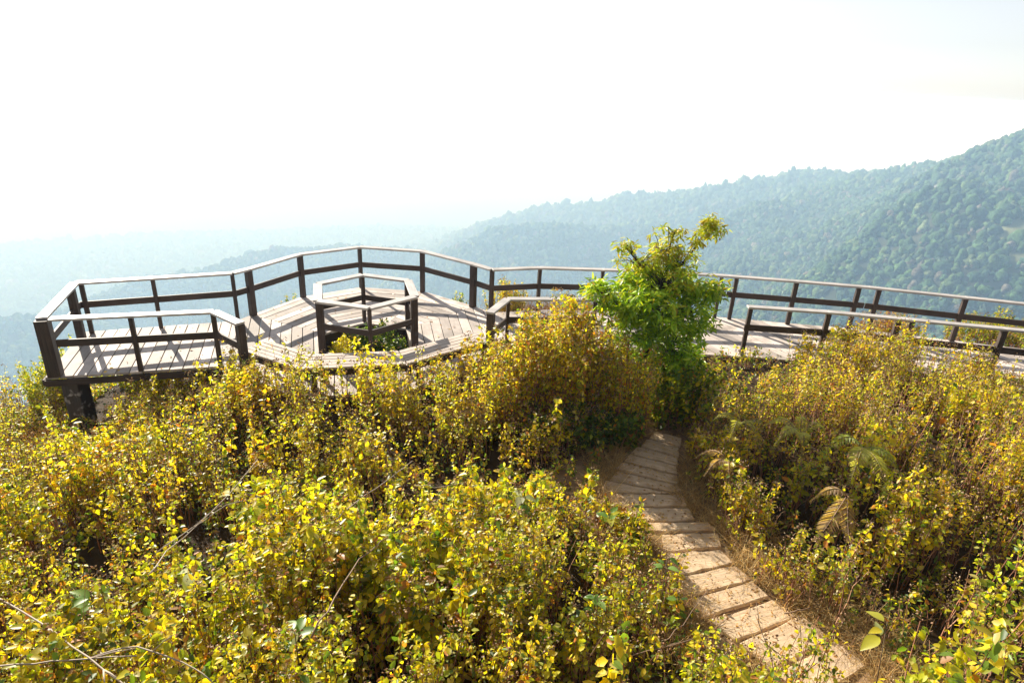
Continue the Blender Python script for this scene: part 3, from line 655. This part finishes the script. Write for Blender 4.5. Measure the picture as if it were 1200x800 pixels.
# low undergrowth
def low(name, label, box, dens, keep=None):
    X, Y = scatter(*box, dens); k = ((path_d(X, Y) > .55) | (Y > 8)) & ~inside(X, Y, PLATPOLY) if keep is None else keep(X, Y)
    X, Y = X[k], Y[k]; Zg = height(X, Y); k = in_view(X, Y, Zg); X, Y, Zg = X[k], Y[k], Zg[k]
    veg = Veg(); stems(veg, np.stack([X, Y, Zg-.02], 1), RG.uniform(.12, .4, len(X)), 60, t0=.1, heads=0, pal_p=(.1, .06, .24, .3, .03, .05, .1, .2), lean=.3)
    o = veg.obj(name, VM); tag(o, label, 'undergrowth', kind='stuff')
low('undergrowth', 'low green and brown undergrowth beneath the shrubs', (-11, 11, 2.2, 12), 26)
# slope beyond the deck and boardwalk: dry grass and weeds
def blades(name, label, X, Y, Zg, hmin, hmax, cols, wd=.004, lean=.5, cat='grass'):
    n = len(X); K = 4; t = np.linspace(0, 1, K); h = RG.uniform(hmin, hmax, n)
    lv = RG.normal(0, lean, (n, 2))*h[:, None]; path = np.zeros((n, K, 3))
    path[:, :, :2] = np.stack([X, Y], 1)[:, None]+lv[:, None]*(t**1.7)[None, :, None]
    path[:, :, 2] = Zg[:, None]+h[:, None]*(t-.35*t**3*np.minimum(1, np.hypot(*lv.T)/h)[:, None])
    V, Q = tubes_arr(path, wd*(1.1-t)[None]*RG.uniform(.6, 1.4, (n, 1))); c = np.array(cols)[RG.integers(0, len(cols), n)]*RG.uniform(.7, 1.3, (n, 1))
    o = np_mesh(name, V, Q, [M_HEAD], col=np.repeat(c, K*3, 0)); tag(o, label, cat, kind='stuff')
straw = [(.60, .44, .20), (.52, .35, .14), (.66, .54, .30), (.38, .24, .11)]
X, Y = scatter(1.0, 5.2, 3.0, 8, 4200); pdv = path_d(X, Y); k = (pdv > .36) & (pdv < .40+.75*RG.random(len(X))**1.5) & (fbm(X*3, Y*3, 90, 2) > -.35)
X, Y = X[k], Y[k]; blades('dry_grass', 'matted straw coloured grass lying along both edges of the plank path', X, Y, ground_near(X, Y), .05, .28, straw, wd=.003, lean=1.1)
X, Y = scatter(-.3, 12, 12.2, 14.2, 500); k = (X < 2.6) & (Y > np.interp(X, [p[0] for p in WF], [p[1] for p in WF])+.1); X, Y = X[k], Y[k]
blades('dry_slope_grass', 'orange brown dry grass behind the far railing of the boardwalk', X, Y, height(X, Y), .6, 1.0, [(.45, .24, .09), (.5, .33, .13), (.34, .17, .07), (.3, .26, .08)], wd=.005, lean=.3)
X, Y = scatter(-7, -.5, 10.9, 14.3, 60); k = (np.hypot(X-HC[0], Y-HC[1]+.0) > 2.75) & (Y > 11.5); k &= ~inside(X, Y, PLATPOLY); X, Y = X[k], Y[k]
blades('dry_rim_grass', 'thin tufts of dry grass along the outer rim of the round deck', X, Y, height(X, Y), .5, .95, straw, wd=.004, lean=.2)
X, Y = scatter(-9.5, -5.0, 5.4, 8.6, 420); k = (np.hypot((X+6.42)/.50, (Y-8.0)/.62) > 1) & (fbm(X*1.1, Y*1.1, 70, 2) > .05) & ~inside(X, Y, PLATPOLY); X, Y = X[k], Y[k]
blades('straw_grass', 'pale orange straw grass on the slope at the left edge below the deck', X, Y, height(X, Y), .25, .6, straw, wd=.003, lean=.35)

def litter(name, label, X, Y, Zz, size, cols, cat):
    n = len(X); a = RG.uniform(0, 2*PI, n); d = np.stack([np.cos(a), np.sin(a), RG.normal(0, .12, n)], 1); d /= np.linalg.norm(d, axis=1)[:, None]
    V, Q = leaves_arr(np.stack([X, Y, Zz], 1), d, RG.uniform(*size, n), .5, fold=.25); c = np.array(cols)[RG.integers(0, len(cols), n)]*RG.uniform(.7, 1.3, (n, 1))
    tag(np_mesh(name, V, Q, [M_LEAF], col=np.repeat(c, 6, 0)), label, cat, kind='stuff')
LC = [(.40, .24, .10), (.30, .16, .08), (.50, .36, .14), (.22, .12, .07)]
X, Y = scatter(.6, 3.8, 3.4, 8, 230); k = path_d(X, Y) < .75*RG.random(len(X))**.6+.12; X, Y = X[k], Y[k]
litter('leaf_litter', 'small brown fallen leaves and crumbs on and beside the path planks', X, Y, ground_near(X, Y)+.045, (.012, .038), LC, 'fallen leaves')
X, Y = scatter(-7.3, 9, 8.4, 13.2, 9); k = inside(X, Y, PLATPOLY) & (np.hypot(X-HC[0], Y-HC[1]) > .95); X, Y = X[k], Y[k]
litter('fallen_leaves', 'a few dry brown leaves scattered over the deck boards', X, Y, np.full(len(X), .012), (.025, .06), LC, 'fallen leaves')
X, Y = scatter(1.0, 3.4, 3.6, 7.8, 260); k = path_d(X, Y) < .42; X, Y = X[k], Y[k]
blades('loose_straw', 'loose straw lying across the path planks', X, Y, ground_near(X, Y)+.035, .02, .035, straw, wd=.0022, lean=3.5, cat='straw')

def shrub(name, label, cx, cy, rx, ry, top, ns, nleaf, group=None, base=None, **kw):
    a = RG.uniform(0, 2*PI, ns); r = np.sqrt(RG.random(ns)); X = cx+rx*r*np.cos(a); Y = cy+ry*r*np.sin(a); Zg = height(X, Y) if base is None else np.full(ns, base)
    h = (top-Zg)*(1-.16*r**3)*RG.uniform(.6, 1.08, ns)*(1+.32*fbm(X*3.3, Y*3.3, 33, 2))
    z0 = float(Zg.mean()); root = empty(name, (cx, cy, z0), label, 'shrub', group)
    vs_, vl = Veg(), Veg(); vh = Veg(); stems(vs_, np.stack([X, Y, Zg-.02], 1), h, nleaf, vegL=vl, vegH=vh, **kw)
    vs_.obj('stems', VM, root); vl.obj('foliage', VM, root)
    if vh.V: tag(vh.obj('seed_heads', VM, root), kind='stuff')
    return root
G1 = (.10, .06, .28, .3, .05, .02, .02, .17); GY = (.25, .2, .18, .08, .1, .09, .07, .03)
shrub('tall_shrub', 'tallest yellow brown bush with dark green base, left of the green tree', .72, 8.0, .74, .5, 1.60, 300, 36, pal_p=GY, heads=.9, spread=.07, lean=.09, leaf=(.035, .075), lsz=RG.lognormal(0, .2, 300))
shrub('tall_shrub', 'lower yellow bush under the railing corner, left side of the tallest bush', .02, 7.85, .42, .38, 1.05, 120, 36, pal_p=GY, heads=.9, spread=.07, lean=.1, leaf=(.035, .07))
shrub('tall_shrub', 'yellow brown bush in front of the green tree trunk', 1.55, 7.75, .45, .38, 1.22, 130, 36, pal_p=GY, heads=.9, spread=.07, lean=.1, leaf=(.035, .07))
shrub('dark_undershrub', 'dark green leafy shrub at the shaded foot of the tallest bush', 1.05, 7.35, .75, .28, .52, 150, 55, pal_p=(.02, .01, .12, .4, 0, .02, .03, .4), heads=0, t0=.05, leaf=(.05, .10), lean=.25)
shrub('dark_undershrub', 'green trailing shrub between the tree foot and the top of the path', 2.35, 8.1, .5, .35, .95, 110, 50, pal_p=(.1, .05, .3, .35, 0, .02, .03, .15), heads=0, t0=.05, leaf=(.05, .10), lean=.2)
shrub('opening_shrub', 'dark green bush growing up through the hexagonal opening', -2.38, 10.35, .42, .45, .22, 150, 60, base=-.55, pal_p=(0, 0, .06, .34, .03, 0, 0, .57), heads=.15, leaf=(.04, .09), t0=.3)
shrub('opening_shrub', 'yellow leafed plant in the left half of the hexagonal opening', -3.05, 10.35, .25, .4, -.02, 70, 60, base=-.55, pal_p=(.5, .3, .12, .03, .05, 0, 0, 0), heads=0, t0=.3)
shrub('slope_shrub', 'bright green shrub on the slope at the left edge beyond the corner post', -8.15, 10.0, .5, .45, -.42, 130, 60, pal_p=(.3, .08, .4, .2, .02, 0, 0, 0), heads=.05, lean=.15)
shrub('slope_shrub', 'bright green little shrub at the foot of the rear concrete column', -5.75, 8.5, .28, .25, -.55, 60, 60, pal_p=(.1, .02, .45, .4, 0, 0, 0, .03), heads=0, leaf=(.04, .08))
shrub('slope_shrub', 'pale green shrub outside the railing where boardwalk and round deck meet', -.15, 13.0, .4, .35, .38, 70, 50, pal_p=(.15, .1, .2, .1, .35, .03, .07, 0), heads=.5)
shrub('slope_shrub', 'olive and orange shrub beyond the boardwalk at the right edge', 10.9, 13.3, 1.1, .6, .15, 240, 50, pal_p=(.18, .05, .32, .25, .02, .12, .03, .03), heads=.2)
shrub('slope_shrub', 'pinkish brown seeding shrub beyond the boardwalk railing', 8.3, 13.0, .6, .35, .22, 120, 30, pal_p=(.1, .1, .1, .05, .1, .25, .3, 0), heads=1)
shrub('slope_shrub', 'small green tuft outside the rear left curve of the railing', -4.85, 12.95, .16, .12, -.15, 40, 40, pal_p=G1, heads=0)
shrub('slope_shrub', 'small green tuft outside the rear right curve of the railing', -1.35, 13.6, .22, .12, -.15, 40, 40, pal_p=G1, heads=0)
shrub('pale_flower_shrub', 'whitish plumed shrub in the thicket just below the right end of the bench', -.55, 7.55, .4, .3, .35, 130, 60, pal_p=(.1, .05, .1, .05, .7, 0, 0, 0), heads=1, bright=1.25)

# ---- green tree
def tree():
    bx_, by_ = 1.95, 8.55; zb = float(height(np.array([bx_]), np.array([by_]))[0])
    root = empty('green_tree', (bx_, by_, zb), 'small bright green leafy tree between the tall bush and the boardwalk', 'tree')
    lobes = [(2.02, 8.45, 1.75, .74, .50), (2.50, 8.5, 1.62, .42, .45), (1.62, 8.45, 1.62, .42, .38), (1.24, 8.4, 1.80, .24, .20), (1.68, 8.5, 2.25, .30, .22), (1.50, 8.45, 2.44, .14, .12),
             (1.98, 8.5, 2.42, .32, .26), (2.28, 8.5, 2.3, .26, .22), (2.10, 8.5, 2.70, .13, .11), (2.48, 8.55, 2.60, .10, .07), (2.62, 8.55, 2.80, .09, .05), (2.74, 8.4, 1.95, .20, .16), (2.35, 8.4, 1.1, .42, .42), (2.5, 8.35, .75, .32, .3), (2.0, 8.3, 2.05, .50, .25), (1.75, 8.35, 1.2, .35, .3)]
    tr = MB(); tr.tube([(bx_, by_, zb-.1), (bx_+.02, by_, .35), (bx_+.05, by_-.02, .9), (2.05, 8.5, 1.5), (2.12, 8.5, 2.0)], [.075, .06, .05, .04, .03], n=10)
    tr.build('trunk', M_POST, root, smooth=True)
    li = MB(); tips = []
    for (x, y, z, rx, rz) in lobes:
        zs = max(.4, min(1.9, z-.5)); s0 = Vector((bx_+.05+.07*(zs-.4), by_-.03, zs)); e = Vector((x, y, z)); m_ = (s0+e)/2+Vector((0, 0, -.06))
        li.tube([s0, m_, e], [.022, .015, .009], n=5)
        nb = int(3+42*rx*rz*6)
        for k in range(nb):
            v = Vector((random.gauss(0, 1), random.gauss(0, 1), random.gauss(0, 1))).normalized()*random.uniform(.55, 1.08)
            t_ = e+Vector((v.x*rx, v.y*rx*.95, v.z*rz)); li.tube([m_.lerp(e, random.uniform(.3, 1)), (e+t_)/2+Vector((0, 0, .02)), t_], [.007, .005, .003], n=4, cap=False); tips.append((t_, v))
    for p in ((2.62, 8.55, 2.84), (2.52, 8.5, 2.70), (2.72, 8.55, 2.72)): tips += [(Vector(p)+Vector((random.gauss(0, .04), random.gauss(0, .04), random.gauss(0, .03))), Vector((0, 0, 1))) for _ in range(5)]
    li.build('branches', M_POST, root, smooth=True)
    pos, dr, sz, co = [], [], [], []
    for t_, v in tips:
        cl_ = random.uniform(.7, 1.3)
        for k in range(random.randint(20, 30)):
            a = random.uniform(0, 2*PI); e = random.gauss(-.25, .5); d = Vector((math.cos(a)*math.cos(e), math.sin(a)*math.cos(e), math.sin(e)))
            pos.append(t_+d*random.uniform(0, .06)+Vector((random.gauss(0, .03), random.gauss(0, .03), random.gauss(0, .03)))); dr.append(d); sz.append(random.uniform(.07, .14)*(1 if t_.z < 2.1 else .75))
            hi = random.random() < sst(1.7, 2.5, t_.z)
            c = random.choice([(.32, .46, .03), (.24, .40, .03), (.42, .52, .035), (.15, .28, .03)]) if not hi else random.choice([(.42, .48, .035), (.52, .50, .04), (.28, .38, .03), (.38, .30, .04)])
            co.append([q*cl_ for q in c])
    V, Q = leaves_arr(np.array(pos), np.array(dr), np.array(sz), .30, fold=.3, droop=.18)
    np_mesh('crown', V, Q, [M_TREELEAF], col=np.repeat(np.array(co), 6, 0), parent=root); print('tree leaves', len(pos))
tree()

def rayv(u, v): return rt*(u-600)/F + up*(400-v)/F + fw
def over(u, v, extra):                       # where a sight line meets the top of the growth, plus a margin
    d = rayv(u, v); ys = np.linspace(2.0, 11, 600); xs = ys*d[0]/d[1]; zs = CAMZ+ys*d[2]/d[1]
    k = np.nonzero(zs <= ctop(xs, ys)+extra)[0]; k = k[0] if len(k) else 300
    return Vector((float(xs[k]), float(ys[k]), float(zs[k])))
# ---- ferns
def fern(label, base, fronds, col, L_=.6):
    base = tuple(over(*base, .0)); root = empty('fern', base, label, 'fern', 'fern clumps in the thicket right of the path')
    for (a, ln, rise, c) in fronds:
        d = Vector((math.cos(a), math.sin(a), 0)); sdv = Vector((-d.y, d.x, 0)); K = 40; P = []
        for k in range(K+1):
            t = k/K; P.append(Vector(base)+d*ln*(t*.85)+Z*(rise*math.sin(t*PI*.9)+.12-.32*ln*t*t))
        mb = MB(); mb.tube(P, [.004*(1.1-.8*k/K) for k in range(K+1)], n=4, cap=False)
        fr = mb.build('frond', M_STEM, root); 
        ca = fr.data.color_attributes.new('tint', 'FLOAT_COLOR', 'POINT'); ca.data.foreach_set('color', np.tile(np.array([c[0]*.6, c[1]*.5, c[2]*.5, 1], np.float32), len(fr.data.vertices)))
        pos, dr, sz = [], [], []
        for k in range(3, K):
            t = k/K; tang = (P[min(k+1, K)]-P[k-1]).normalized(); wl = .105*ln/.6*math.sin(min(1, t*1.15+.12)*PI*.93)**.8+.012
            for s in (-1, 1):
                dd = (sdv*s+tang*.55-Z*.18).normalized(); pos.append(P[k]); dr.append(dd); sz.append(wl)
        V, Q = leaves_arr(np.array([tuple(p) for p in pos]), np.array([tuple(p) for p in dr]), np.array(sz), .10, fold=.1, droop=.2)
        cc = np.array(c)*RG.uniform(.8, 1.2, (len(pos), 1))
        np_mesh('leaflets', V, Q, [M_LEAF], col=np.repeat(cc, 6, 0), parent=fr)
pale = (.50, .50, .17); brn = (.42, .30, .18); grn = (.36, .42, .10)
fern('pale green fern spreading over the shrubs right of the path', (935, 522), [(2.7, .55, .22, pale), (3.6, .5, .2, pale), (4.4, .45, .18, pale), (1.3, .4, .2, pale), (.3, .45, .2, pale)], pale)
fern('small pale fern close to the right edge of the shaded path', (862, 508), [(2.8, .38, .15, pale), (4.2, .38, .15, pale), (5.3, .35, .15, pale)], pale)
fern('large drooping green fern in the middle of the right thicket', (1008, 535), [(3.3, .6, .2, grn), (4.1, .7, .12, pale), (4.7, .75, .08, pale), (5.3, .55, .12, grn)], grn)
fern('dead brown fern frond hanging over dark stems right of the path', (990, 590), [(3.9, .75, -.12, brn), (4.4, .6, -.1, brn), (3.2, .45, .1, brn)], brn)
fern('greyish dry fern beside the orange weeds near the shaded path', (850, 550), [(2.6, .42, .1, brn), (3.7, .4, .08, brn), (4.5, .35, .05, brn)], brn)

# ---- broad leaved weeds and bare stems in the foreground
def ray_at(u, v, y):
    d = rayv(u, v); k = y/d[1]; return Vector((d[0]*k, y, CAMZ+d[2]*k))
def weed(label, top, nl, size, col, droop=.2):
    zb = float(ground_near(np.array([top[0]]), np.array([top[1]]))[0]); root = empty('broadleaf_weed', (top[0], top[1], zb), label, 'weed', 'broad leaved weeds among the foreground shrubs')
    B = Vector((top[0]+random.gauss(0, .08), top[1]+random.gauss(0, .08), zb)); T = Vector(top)
    path = [B, B.lerp(T, .5)+Vector((.02, 0, 0)), T]; mb = MB(); mb.tube(path, [.006, .005, .003], n=5); st = mb.build('stem', M_STEM, root, smooth=True)
    ca = st.data.color_attributes.new('tint', 'FLOAT_COLOR', 'POINT'); ca.data.foreach_set('color', np.tile(np.array([.16, .10, .05, 1], np.float32), len(st.data.vertices)))
    for k in range(nl):
        a = random.uniform(0, 2*PI); e = random.uniform(-.3, .5); d = Vector((math.cos(a)*math.cos(e), math.sin(a)*math.cos(e), math.sin(e)))
        p = T-Z*random.uniform(0, .16)+d*.02; s = size*random.uniform(.6, 1.1); n_ = 8; sd_ = d.cross(Z).normalized(); nn = sd_.cross(d)
        V = []; 
        for i in range(n_+1):
            t = i/n_; wv = math.sin(PI*t**.75)*.27*s; c0 = p+d*s*t-nn*droop*s*t*t
            V += [c0+sd_*wv+nn*wv*.35, c0, c0-sd_*wv+nn*wv*.35]
        V = np.array([tuple(x) for x in V]); i = np.arange(n_)[:, None]*3
        Q = np.concatenate([i+np.array([0, 3, 4, 1]), i+np.array([1, 4, 5, 2])])
        c_ = np.array(random.choice(col))*random.uniform(.8, 1.2)
        np_mesh('leaf', V, Q, [M_LEAF], col=np.tile(c_, (len(V), 1)), smooth=True, parent=root)
yl = [(.46, .40, .04), (.40, .40, .05)]; gn = [(.14, .26, .05), (.2, .33, .07)]; pg = [(.38, .45, .2), (.45, .48, .3)]
for lb, u, v, y, nl, s, c in (
  ('dark green broad leaved weed in the dark hollow at the far left', 105, 692, 3.9, 7, .15, gn), ('pale grey green broad leaves in the middle of the foreground thicket', 345, 738, 3.5, 6, .17, pg+gn),
  ('pale green weed with two long leaves above the foreground thicket centre', 612, 578, 5.3, 6, .20, pg+gn), ('round green leaf on a stalk beside the left hollow', 221, 665, 4.3, 4, .15, gn+pg),
  ('bright yellow leaves bunch at the lower left of the foreground', 290, 745, 3.4, 9, .12, yl), ('yellow leaves drooping above the dark hollow', 270, 568, 5.3, 5, .14, yl),
  ('yellow leaved sprig beside the left edge of the path planks', 715, 600, 4.9, 9, .13, yl+gn), ('green leaved shoot leaning over the path bend', 782, 652, 4.2, 5, .10, gn),
  ('bright yellow green weed at the bottom edge left of the path end', 880, 786, 3.1, 10, .13, yl), ('large pale leaf lying over the corner thicket', 1040, 728, 3.6, 4, .17, pg+yl),
  ('green round leaves at the right edge of the frame', 1170, 745, 3.4, 8, .12, gn+yl), ('green leaves standing over the thicket below the right end of the path shade', 585, 690, 4.0, 8, .12, gn),
  ('orange and yellow leaves near the foreground centre', 395, 640, 4.5, 7, .12, yl+[(.55, .25, .05)]), ('glossy green leaves in the foreground left of the plank path', 700, 700, 3.8, 8, .12, gn),
  ('yellow leaves at the left edge of the foreground', 30, 770, 3.3, 8, .12, yl)):
    weed(lb, tuple(over(u, v, .10) if u < 760 or v > 720 else ray_at(u, v, y)), nl, s, c)
def twig(label, pts, r0_, r1_, col, side=2):
    P = [ray_at(*p) if p[0] > 690 else over(p[0], p[1], .13) for p in pts]; Q_ = []
    for a, b in zip(P[:-1], P[1:]):
        for t in (0, .33, .66): Q_.append(a.lerp(b, t)+Vector((random.gauss(0, .006), random.gauss(0, .006), random.gauss(0, .006))))
    Q_.append(P[-1]); n_ = len(Q_)
    root = empty('bare_stem', tuple(P[0]), label, 'stem', 'long bare stems arching over the thicket')
    mb = MB(); mb.tube(Q_, [r0_+(r1_-r0_)*k/(n_-1) for k in range(n_)], n=6); o = mb.build('main_stem', M_STEM, root, smooth=True)
    cols = [o]
    for k in range(side):
        i = random.randrange(n_//3, n_-1); d = (Q_[i+1]-Q_[i-1]).normalized(); v = (d+Vector((random.gauss(0, .5), random.gauss(0, .5), random.uniform(0, .8)))).normalized()*random.uniform(.12, .3)
        mb = MB(); mb.tube([Q_[i], Q_[i]+v*.5+Vector((0, 0, .01)), Q_[i]+v], [r1_*1.1, r1_*.9, r1_*.6], n=5); cols.append(mb.build('side_twig', M_STEM, root, smooth=True))
    for o in cols:
        ca = o.data.color_attributes.new('tint', 'FLOAT_COLOR', 'POINT'); ca.data.foreach_set('color', np.tile(np.array([*col, 1], np.float32), len(o.data.vertices)))
gr_, br_ = (.42, .34, .26), (.24, .15, .09)
for a in (('thick pale bare stem slanting down from the left edge at bottom left', [(-20, 690, 3.5), (50, 730, 3.3), (105, 770, 3.15), (160, 815, 3.0)], .0065, .005, gr_, 2),
          ('pale bare stem lying almost level at bottom left', [(0, 780, 3.2), (60, 776, 3.2), (105, 770, 3.2), (160, 768, 3.3)], .005, .0035, gr_, 1),
          ('long arching stem rising from bottom left to the foreground centre', [(105, 770, 3.2), (160, 755, 3.4), (215, 775, 3.3), (250, 800, 3.1)], .005, .004, gr_, 1),
          ('pale curved stem reaching up beside the left hollow', [(175, 672, 4.3), (195, 645, 4.5), (250, 600, 4.8), (302, 538, 5.0)], .005, .0025, gr_, 1),
          ('thin pale stem arching right above the left hollow', [(180, 650, 4.4), (225, 618, 4.7), (265, 592, 5.0), (318, 578, 5.2)], .004, .002, gr_, 1),
          ('long brown stem arching across the foreground centre', [(365, 745, 3.6), (390, 700, 3.9), (420, 655, 4.2), (460, 625, 4.5), (515, 600, 4.8)], .007, .003, br_, 2),
          ('pale stem rising in the middle of the thicket', [(395, 610, 5.0), (420, 585, 5.3), (450, 565, 5.6), (483, 540, 5.9)], .005, .003, gr_, 1),
          ('thin pale curved stem at the centre of the thicket', [(485, 568, 5.4), (510, 571, 5.4), (545, 565, 5.5)], .004, .002, gr_, 0),
          ('dark twig leaning over the sunlit path planks', [(775, 755, 3.5), (800, 730, 3.65), (830, 689, 3.85)], .004, .002, br_, 1),
          ('dark forked twig standing before the lowest planks', [(925, 775, 3.1), (900, 755, 3.2), (885, 720, 3.35)], .004, .0025, br_, 1),
          ('crooked brown twig left of the path end', [(700, 775, 3.3), (760, 763, 3.4), (815, 747, 3.5), (850, 730, 3.6)], .005, .003, br_, 2),
          ('stick lying at the right end of a path plank', [(918, 718, 4.35), (935, 715, 4.35), (950, 711, 4.4)], .007, .004, br_, 0)):
    twig(*a)
